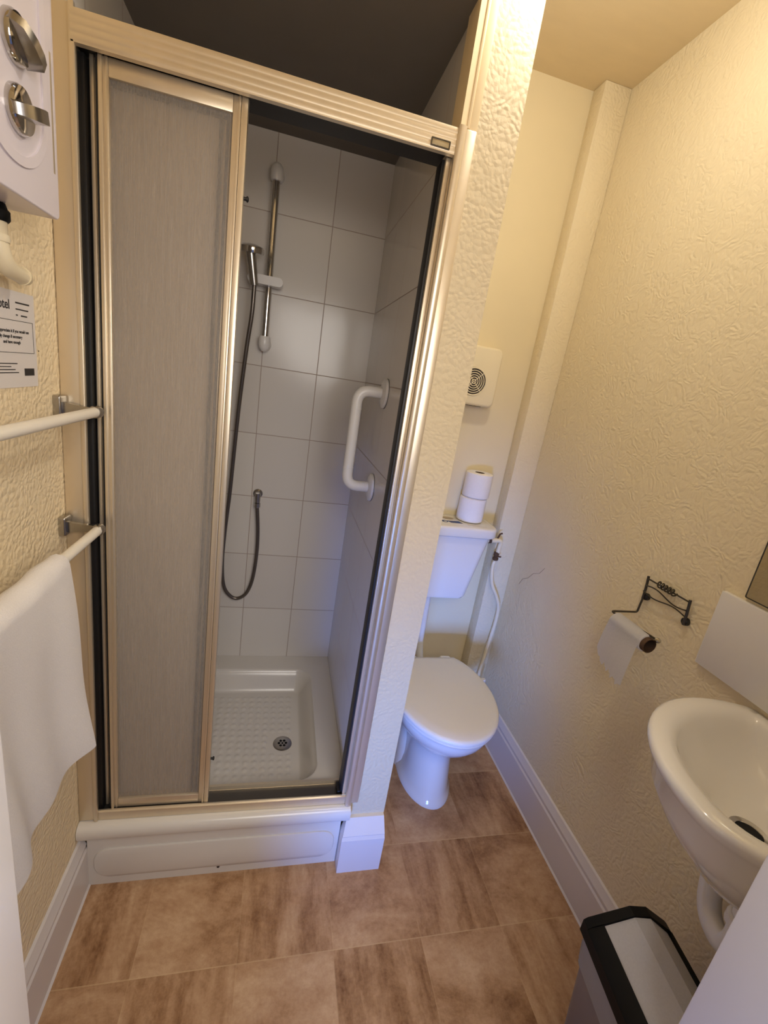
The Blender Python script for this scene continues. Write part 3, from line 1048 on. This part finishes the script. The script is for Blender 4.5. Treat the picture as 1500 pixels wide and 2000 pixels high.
lathe(bm := B(), [(.0105, 0), (.0112, .002), (.0112, .013), (.009, .015), (.003, .0152)], (1.430, .53, .297), (0, 0, 1), 18)
obj('cap', bm, 'plastic', st)

# spare rolls on the cistern
ro = thing('toilet_roll', 'white spare toilet roll standing directly on the cistern lid', 'toilet roll', (1.240, .648, 1.0435), 'spare rolls on the cistern')
z0 = 1.0435
lathe(bm := B(), [(.020, .002), (.050, .0), (.0565, .004), (.0575, .012), (.0575, .096), (.0565, .103), (.050, .107), (.021, .106), (.020, .103)], (1.240, .648, z0), (0, 0, 1), 44, False, False)
obj('tissue', bm, 'tissue', ro)
lathe(bm := B(), [(.0205, .001), (.0205, .1055), (.0185, .1055), (.0185, .001), (.0205, .001)], (1.240, .648, z0), (0, 0, 1), 28, False, False)
obj('core', bm, 'card', ro)
dup(ro, (.004, -.002, .1075), 'white spare toilet roll on top of the other roll above the cistern')

# ------------------------------------------------------------------ right wall fittings
ho = thing('roll_holder', 'dark wire toilet roll holder with wavy back bars on the right wall', 'roll holder', (XR_, -.16, 1.10))
HXW = 1.487
bm = B()
for y, dy in ((-.087, 0), (-.231, 0)):
    tube(bm, [(HXW, y + .001, 1.138), (HXW, y - .003, 1.10), (HXW, y - .004, 1.068)], .0038, 10)
ys0, ys1 = -.089, -.232
def bar_pts(z0, z1, amp):
    return [(HXW - .004, ys0 + (ys1 - ys0) * t / 20, z0 + (z1 - z0) * t / 20 + amp * math.sin(t / 20 * 2 * PI)) for t in range(21)]
tube(bm, bar_pts(1.132, 1.133, 0.0), .0024, 8)
tube(bm, bar_pts(1.110, 1.108, .006), .0020, 8)
tube(bm, bar_pts(1.092, 1.092, -.005), .0020, 8)
coil = []
for i in range(97):
    t = i / 96
    a = t * 5 * 2 * PI
    coil.append((HXW - .004 + .008 * math.cos(a), -.128 - .058 * t, 1.1335 + .008 * math.sin(a)))
tube(bm, coil, .0022, 8)
obj('wire_frame', bm, 'iron', ho)
for y in (-.094, -.232):
    lathe(bm := B(), [(.010, 0), (.011, .003), (.010, .010), (.006, .013)], (XR_ - .0003, y, 1.076), (-1, 0, 0), 20)
    obj('mounting_boss', bm, 'black', ho)
bm = B()
AX, AZ = 1.418, 1.012
tube(bm, fillet([(HXW, -.092, 1.08), (HXW, -.088, 1.022), (AX, -.070, AZ), (AX, -.075, AZ - .002), (AX, -.235, AZ + .010)], .006, 4), .0030, 10)
obj('arm', bm, 'iron', ho)
lathe(bm := B(), [(.002, 0), (.006, .003), (.0072, .008), (.006, .013), (.002, .016)], (AX, -.233, AZ + .010), (0, -1, 0.05), 18)
obj('end_knob', bm, 'chrome', ho)

hr = thing('hanging_toilet_roll', 'nearly finished toilet roll on the wire holder with a torn sheet hanging', 'toilet roll', (1.415, -.15, .86))
RC = Vector((AX - .004, 0, AZ - .016))
RRAD = .0245
y0r, y1r = -.098, -.215
cyl2 = B()
lathe(cyl2, [(.0205, 0), (RRAD, 0), (RRAD, y0r - y1r), (.0205, y0r - y1r)], (RC.x, y0r, RC.z), (0, -1, 0), 36, False, False)
obj('tissue', cyl2, 'tissue', hr)
lathe(bm := B(), [(.0204, .001), (.0204, .130), (.0186, .130), (.0186, .001), (.0204, .001)], (RC.x, y0r, RC.z), (0, -1, 0), 30, False, False)
obj('core', bm, 'card', hr)
bm = B()
n1, n2 = 26, 40
gg = []
for j in range(n2 + 1):
    row = []
    for i in range(n1 + 1):
        f = i / n1
        y = y0r + (y1r - y0r) * f
        arc_n = 12
        if j <= arc_n:
            a = PI * .40 + (PI - PI * .40) * j / arc_n
            p = Vector((RC.x + (RRAD + .0012) * math.cos(a), y, RC.z + (RRAD + .0012) * math.sin(a)))
        else:
            t = (j - arc_n) / (n2 - arc_n)
            length = .122 + (.016 * (f - .2)) + (.006 * math.sin(f * 31) + .004 * math.sin(f * 67 + 1)) * (t ** 4)
            if f < .15:
                length -= .030 * (1 - f / .15)
            x = RC.x - RRAD - .0012 - .010 * math.sin(t * 1.6) + .006 * t * math.sin(f * 4 + 1)
            p = Vector((x, y + .012 * t * (0.5 - f), RC.z - length * t))
        row.append(bm.verts.new(p))
    gg.append(row)
for j in range(n2):
    for i in range(n1):
        bm.faces.new((gg[j][i], gg[j][i + 1], gg[j + 1][i + 1], gg[j + 1][i]))
bmesh.ops.solidify(bm, geom=bm.faces[:], thickness=.0006)
obj('loose_sheet', bm, 'tissue', hr, smooth=60)

plate(bm := B(), rrect(-.822, -.296, 1.000, 1.2005, .002, 2), on_right(XR_ - .0005), 0, .0115, .0015)
tag(obj('splashback', bm, 'plastic', None, (XR_, -.56, 1.0)), 'plain white splashback panel on the right wall above the basin', 'splashback')
mi = thing('mirror', 'frameless mirror on the right wall just above the white splashback', 'mirror', (XR_, -.58, 1.209))
plate(bm := B(), rrect(-.80, -.3445, 1.2085, 1.82, .003, 3), on_right(XR_ - .0005), 0, .0060)
obj('backing', bm, 'mirror_edge', mi)
plate(bm := B(), rrect(-.798, -.3485, 1.2115, 1.818, .003, 3), on_right(XR_ - .0062), 0, .0015)
obj('glass', bm, 'mirror', mi)

# ------------------------------------------------------------------ basin
BX, BY = 1.370, -.664
bs = thing('wash_basin', 'white rounded wash basin mounted on the right wall below the splashback', 'basin', (1.497, BY, .78))
def oval(z, a, bf, bn, wall=1.4985, cx=BX, cy=BY, n=64):
    """oval plan cut off straight at the wall"""
    out = []
    for i in range(n):
        t = 2 * PI * i / n
        c, s_ = math.cos(t), math.sin(t)
        out.append(Vector((min(cx + a * c, wall), cy + (bf if s_ > 0 else bn) * s_, z)))
    return out
bm = B()
loft(bm, [oval(.770, .11, .10, .08, cx=1.41), oval(.776, .145, .13, .10, cx=1.40), oval(.810, .190, .175, .115, cx=1.395), oval(.86, .225, .208, .128, cx=1.385), oval(.91, .250, .232, .138, cx=1.378), oval(.945, .247, .247, .146, cx=1.376),
          oval(.960, .254, .257, .151), oval(.972, .258, .262, .154), oval(.980, .256, .260, .153), oval(.984, .249, .253, .148),
          oval(.983, .224, .232, .135, 1.478), oval(.978, .211, .216, .126, 1.472), oval(.968, .208, .205, .120, 1.466), oval(.945, .196, .190, .114, 1.462), oval(.915, .170, .160, .102, 1.45), oval(.891, .118, .118, .082, 1.44, cx=1.352),
          oval(.878, .068, .068, .055, 1.43, cx=1.315, cy=-.645), oval(.874, .030, .030, .030, 1.43, cx=1.305, cy=-.636)])
obj('bowl', bm, 'ceramic', bs, smooth=60)
DX, DY = 1.305, -.636
lathe(bm := B(), [(.033, 0), (.032, .003), (.022, .0035), (.021, .001)], (DX, DY, .8742), (0, 0, 1), 36, True, False)
ws = obj('waste', bm, 'chrome', bs)
lathe(bm := B(), [(.021, 0), (.021, .0006)], (DX, DY, .8756), (0, 0, 1), 28)
obj('waste_hole', bm, 'blackgloss', ws)
TRX, TRY = 1.378, -.655
tp = thing('waste_trap', 'white plastic waste trap hanging under the wash basin', 'waste trap', (TRX, TRY, .5))
bm = B()
cyl(bm, (TRX, TRY, .7695), (TRX, TRY, .66), .0235, 24)
lathe(bm, [(.029, 0), (.032, .004), (.032, .024), (.027, .028)], (TRX, TRY, .700), (0, 0, 1), 14)
obj('tail_pipe', bm, 'plastic', tp)
bm = B()
tube(bm, fillet([(TRX, TRY, .672), (TRX, TRY, .565), (TRX + .030, TRY + .075, .560), (TRX + .045, TRY + .105, .66), (TRX + .07, TRY + .11, .675), (1.4985, TRY + .11, .675)], .045, 8), .0225, 20)
obj('trap_bend', bm, 'plastic', tp)
lathe(bm := B(), [(.028, 0), (.031, .004), (.031, .022), (.026, .026)], (TRX, TRY, .640), (0, 0, 1), 14)
obj('collar_nut', bm, 'plastic', tp)

# ------------------------------------------------------------------ bin
bn = thing('swing_bin', 'grey swing-top bin with black rim under the wash basin', 'bin', (1.262, -.668, 0))
BA = math.radians(-9)
BC = Vector((1.268, -.660, 0))
def bl(x, y, z):
    return Vector((BC.x + x * math.cos(BA) - y * math.sin(BA), BC.y + x * math.sin(BA) + y * math.cos(BA), z))
def brr(z, hx, hy, r):
    return [bl(a, b, z) for a, b in rrect(-hx, hx, -hy, hy, r, 6)]
bm = B()
loft(bm, [brr(0, .074, .108, .02), brr(.004, .077, .111, .02), brr(.40, .094, .139, .02), brr(.425, .095, .140, .02)], True, False)
loft(bm, [brr(.425, .095, .140, .02), brr(.425, .091, .136, .018), brr(.02, .073, .107, .018)], False, True)
obj('body', bm, 'bin_body', bn, smooth=40)
# roof-shaped black rim: two gable ends joined by side bars
bm = B()
HXB, HYB = .102, .146
gable = [(-HXB, .415), (-HXB, .447), (-HXB + .008, .455), (-.006, .499), (.034, .499), (HXB - .008, .458), (HXB, .450), (HXB, .415)]
for y0, y1 in ((HYB - .020, HYB), (-HYB, -HYB + .020)):
    loft(bm, [[bl(x, y, z) for x, z in gable] for y in (y0, y1)])
for x0, x1 in ((-HXB, -HXB + .034), (HXB - .012, HXB)):
    q = .455
    loft(bm, [[bl(x0, y, .415), bl(x1, y, .415), bl(x1, y, q + (.010 if x0 < 0 else -.003)), bl(x0 + .006, y, q - .004), bl(x0, y, q - .010)] for y in (-HYB + .019, HYB - .019)])
obj('rim', bm, 'blackgloss', bn, smooth=25)
bm = B()
lidp = [(-HXB + .035, .462), (-.004, .495), (.034, .494), (HXB - .013, .452), (HXB - .013, .446), (.034, .488), (-.004, .489), (-HXB + .035, .456)]
loft(bm, [[bl(x, y, z) for x, z in lidp] for y in (-HYB + .021, HYB - .021)])
obj('swing_flap', bm, 'bin', bn, smooth=20)
bm = B()
lr = []
for k, (z, grow) in enumerate(((.413, .004), (.39, .005), (.36, .0045), (.335, .004))):
    lr.append([p + (p - bl(0, 0, p.z)).normalized() * (.0012 * math.sin(i * 1.9 + k * 1.3)) + Vector((0, 0, .010 * math.sin(i * .7) * (k == 3)))
               for i, p in enumerate(brr(z, .0945 + grow - k * .001, .1395 + grow - k * .001, .021))])
loft(bm, lr, False, False)
bmesh.ops.solidify(bm, geom=bm.faces[:], thickness=.0008)
obj('bin_liner', bm, 'liner', bn, smooth=70)

# ------------------------------------------------------------------ ceiling lamp (just out of view)
la = thing('ceiling_light', 'round warm ceiling lamp over the middle of the room', 'ceiling light', (.93, -.12, 2.43))
bm = B()
lathe(bm, [(.05, 0), (.05, .012), (.03, .02), (.008, .024), (.008, .115), (.022, .117), (.022, .152)], (.93, -.12, ZC - .0005), (0, 0, -1), 28)
obj('lamp_base', bm, 'plastic', la)
bm = B()
bmesh.ops.create_uvsphere(bm, u_segments=32, v_segments=16, radius=.055)
bmesh.ops.translate(bm, verts=bm.verts[:], vec=(.93, -.12, 2.465))
obj('bulb', bm, 'glow', la)
